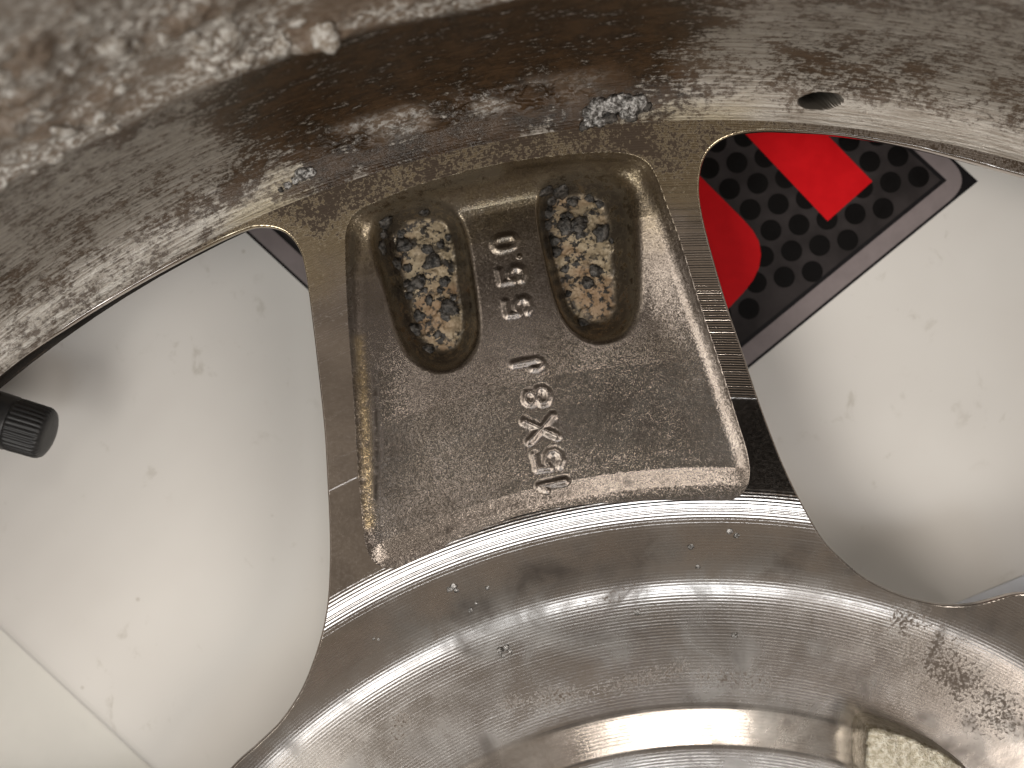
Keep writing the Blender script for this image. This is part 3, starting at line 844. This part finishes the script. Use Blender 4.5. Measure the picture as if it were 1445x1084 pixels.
# ------------------------------------------------------------------ valve stem
valve = link('tyre_valve', None)
tag(valve, 'black rubber tyre valve with ribbed plastic cap poking into the left window', 'valve')
tip = Vector((*P(71, 614, -9.0), -9.0)); back = Vector((*P(-160, 545, -9.0), -9.0))
axis = (back - tip).normalized()
e1 = axis.cross(Vector((0, 0, 1))).normalized(); e2 = axis.cross(e1).normalized()
def turned(name, prof, seg, mat, ribs=0, amp=0.0, rib_range=(0, 0)):
    V = []
    for s, r in prof:
        for k in range(seg):
            a = 2 * math.pi * k / seg
            rr_ = r
            if ribs and rib_range[0] <= s <= rib_range[1]:
                rr_ = r - amp * (0.5 - 0.5 * math.cos(a * ribs)) ** 2
            V.append(tip + axis * s + e1 * (rr_ * math.cos(a)) + e2 * (rr_ * math.sin(a)))
    V = np.array([v[:] for v in V]); i = np.arange(seg); j = (i + 1) % seg
    q = np.vstack([np.stack([k * seg + i, k * seg + j, (k + 1) * seg + j, (k + 1) * seg + i], 1) for k in range(len(prof) - 1)])
    return link(name, new_mesh(name, V, q), mat, valve)
rc = 3.95
turned('valve_cap', [(0.0, 0.02), (0.02, rc * 0.45), (0.12, rc * 0.72), (0.45, rc * 0.90), (0.9, rc * 0.975), (1.3, rc), (5.2, rc * 1.02), (5.6, rc * 1.01), (5.9, rc * 0.93), (6.0, rc * 0.6)],
       192, M_CAP, 32, 0.20, (0.85, 5.3))
turned('valve_stem', [(5.5, rc * 0.93), (5.7, rc * 1.0), (6.1, rc * 1.03), (9.0, rc * 1.05), (14, rc * 1.12), (20, rc * 1.35), (24, rc * 1.7), (27, rc * 1.9)], 64, M_RUBBER)

# ------------------------------------------------------------------ the phone that takes the picture (mirrored in the chrome)
phone = link('smartphone', None)
tag(phone, 'dark smartphone held flat above the spoke, mirrored in the chrome', 'phone')
def slab(name, x0, x1, y0, y1, z0, z1, rad, mat, parent, edge=1.2):
    pts = []
    for cx_, cy_, a0_ in ((x1 - rad, y1 - rad, 0), (x0 + rad, y1 - rad, 90), (x0 + rad, y0 + rad, 180), (x1 - rad, y0 + rad, 270)):
        for k in range(9):
            a = math.radians(a0_ + 90 * k / 8); pts.append((cx_ + rad * math.cos(a), cy_ + rad * math.sin(a)))
    p = np.array(pts); c = p.mean(0); n = len(p); half = np.array([(x1 - x0) / 2, (y1 - y0) / 2])
    rows = [np.column_stack([c + (p - c) * (1 - ins / half), np.full(n, zz)]) for ins, zz in ((edge, z0), (edge * .3, z0 + edge * .3), (0, z0 + edge), (0, z1 - edge), (edge * .3, z1 - edge * .3), (edge, z1))]
    V = np.vstack(rows)
    faces = [tuple(range(n))[::-1], tuple(range(5 * n, 6 * n))] + [(k * n + i, k * n + (i + 1) % n, (k + 1) * n + (i + 1) % n, (k + 1) * n + i) for k in range(5) for i in range(n)]
    me = bpy.data.meshes.new(name); me.from_pydata((V * MM).tolist(), [], faces); me.update()
    return link(name, me, mat, parent)
M_PHONE = mat_plain('phone_glass', (0.012, 0.012, 0.013), 0.3)
slab('phone_body', CAM[0] - 14, CAM[0] + 132, CAM[1] - 61, CAM[1] + 11, CAM[2] + 3.0, CAM[2] + 10.5, 9.0, M_PHONE, phone)

# ------------------------------------------------------------------ card box, sticker, sheet, floor
ZB = -24.0
e_dir = np.array(P(200, 1084, ZB)) - np.array(P(0, 900, ZB)); e_dir /= np.linalg.norm(e_dir)     # along the lower-left edge of the box
n_dir = np.array([-e_dir[1], e_dir[0]])
if n_dir @ (np.array(P(722, 542, ZB)) - np.array(P(0, 900, ZB))) < 0: n_dir = -n_dir
E0 = np.array(P(0, 900, ZB))
prof = [(0.0, -4.9), (0.0, -3.2), (0.3, -1.8), (1.0, -0.8), (2.2, -0.2), (5.0, 0.0), (430.0, 0.0), (431.5, -0.5), (432, -2), (432.0, -4.9)]
V = []; ends = (-330.0, 190.0)
for s in ends:
    for d, dz in prof: V.append((*(E0 + n_dir * d + e_dir * s), ZB + dz))
npf = len(prof); i = np.arange(npf - 1)
q = np.stack([i, i + 1, npf + i + 1, npf + i], 1)
cap0 = [tuple(range(npf))]; 
me = new_mesh('card_box', np.array(V), q)
box = link('cardboard_box', me, M_CARD)
tag(box, 'white cardboard box with smudges lying under the wheel', 'box')

sticker = link('sticker', None)
tag(sticker, 'black honeycomb sticker with red lettering and grey border on the white box', 'sticker')
def sheet(name, pts, z, mat, parent, thick=0.06):
    p = PP(pts, z) if not isinstance(pts, np.ndarray) else pts
    n = len(p)
    V = np.vstack([np.column_stack([p, np.full(n, z)]), np.column_stack([p, np.full(n, z - thick)])])
    me = bpy.data.meshes.new(name)
    faces = [tuple(range(n))] + [(k, (k + 1) % n, n + (k + 1) % n, n + k) for k in range(n)]
    me.from_pydata((V * MM).tolist(), [], faces); me.update()
    if me.polygons[0].normal.z < 0:
        me.flip_normals()
    return link(name, me, mat, parent)
C_R = np.array((1380.0, 256.0)); C_B = np.array((790.0, 737.0)); C_L = np.array((340.0, 322.0))
ur = (C_B - C_R) / np.linalg.norm(C_B - C_R)      # along the lower right side, towards the bottom corner
ul = (C_B - C_L) / np.linalg.norm(C_B - C_L)
up_r = -ul
far_r = C_R + up_r * 420; far_l = far_r - (C_R - C_B)
zs = ZB + 0.10
sheet('sticker_base', [tuple(C_R), tuple(C_B), tuple(C_B - ul * 900), tuple(C_R - ul * 900)], zs, M_STK_BLACK, sticker)
def inset(d, rnd=0.0, nseg=10):
    """corner rectangle inset by d pixels; right and bottom corners rounded by rnd"""
    R = C_R + ur * d * 1.0 - ul * d; B = C_B - ur * d - ul * d
    T2 = C_R - ul * 860 + ur * d; T1 = C_B - ul * 860 - ur * d
    pts = []
    for K, a, b in ((R, -ul, ur), (B, -ur, -ul)):
        if rnd <= 0: pts.append(K); continue
        for t in np.linspace(0, 1, nseg):
            p0 = K + a * rnd; p2 = K + b * rnd
            pts.append((1 - t) ** 2 * p0 + 2 * t * (1 - t) * K + t * t * p2)
    return [tuple(T2)] + [tuple(p) for p in pts] + [tuple(T1)]
sheet('sticker_border', inset(4, 44), zs + 0.05, M_STK_GREY, sticker)
sheet('sticker_keyline', inset(29, 0), zs + 0.10, M_STK_BLACK, sticker)
sheet('sticker_field', inset(35, 0), zs + 0.15, M_STK_MESH, sticker)
# printed dots, one mesh shared
b1 = np.array((37.5, 27.5)); 
dot_o = np.array((1256.7, 257.3)); va = np.array((39.6, -7.7)); vb = np.array((29.2, 29.2))
dr = 15.0 / 10.0 * (CAM[2] - ZB) / CAM[2]
dm_ = bpy.data.meshes.new('printed_dot'); seg = 28
dv_ = [(dr * MM * math.cos(2 * math.pi * k / seg), dr * MM * math.sin(2 * math.pi * k / seg), 0) for k in range(seg)]
dm_.from_pydata(dv_, [], [tuple(range(seg))]); dm_.materials.append(M_STK_DOT)
def inside_field(p, m):
    d1 = (C_R - p) @ (-np.array((-ur[1], ur[0]))); 
    nr_ = np.array((ur[1], -ur[0])); 
    if nr_ @ (np.array((700, 100)) - C_R) < 0: nr_ = -nr_
    nl_ = np.array((ul[1], -ul[0]))
    if nl_ @ (np.array((700, 100)) - C_L) < 0: nl_ = -nl_
    top_n = ur
    return nr_ @ (p - C_R) > m and nl_ @ (p - C_B) > m and top_n @ (p - C_R) > m
for a in range(-16, 17):
    for b in range(-14, 15):
        p = dot_o + va * a + vb * b
        if 880 < p[0] < 1345 and 120 < p[1] < 560 and inside_field(p, 46):
            x, y = P(p[0], p[1], zs + 0.20)
            o = link('printed_dot', dm_, None, sticker); o.location = (x * MM, y * MM, (zs + 0.20) * MM)
sheet('red_letter_stroke', [(1168, 312), (1231, 256), (1160, 183), (1100, 120), (985, 120), (1045, 182)], zs + 0.25, M_STK_RED, sticker)
cur = [(985, 246), (1020, 281), (1048, 309), (1062, 325), (1071, 341), (1074, 359), (1071, 378), (1062, 397), (1048, 414), (1030, 433), (985, 475), (930, 430), (900, 330), (940, 200)]
sheet('red_letter_bowl', cur, zs + 0.25, M_STK_RED, sticker)

psheet = sheet('paper_sheet', [(1310, 868), (1460, 806), (1640, 730), (1700, 900), (1380, 1030)], ZB + 0.3, M_SHEET, None, 0.2)
tag(psheet, 'pale blue-grey sheet edge under the right-hand window', 'sheet')
fl = sheet('floor', np.array([(-2500.0, -2500.0), (2500.0, -2500.0), (2500.0, 2500.0), (-2500.0, 2500.0)]), ZB - 5.0, M_FLOOR, None, 1.0)
tag(fl, kind='structure')
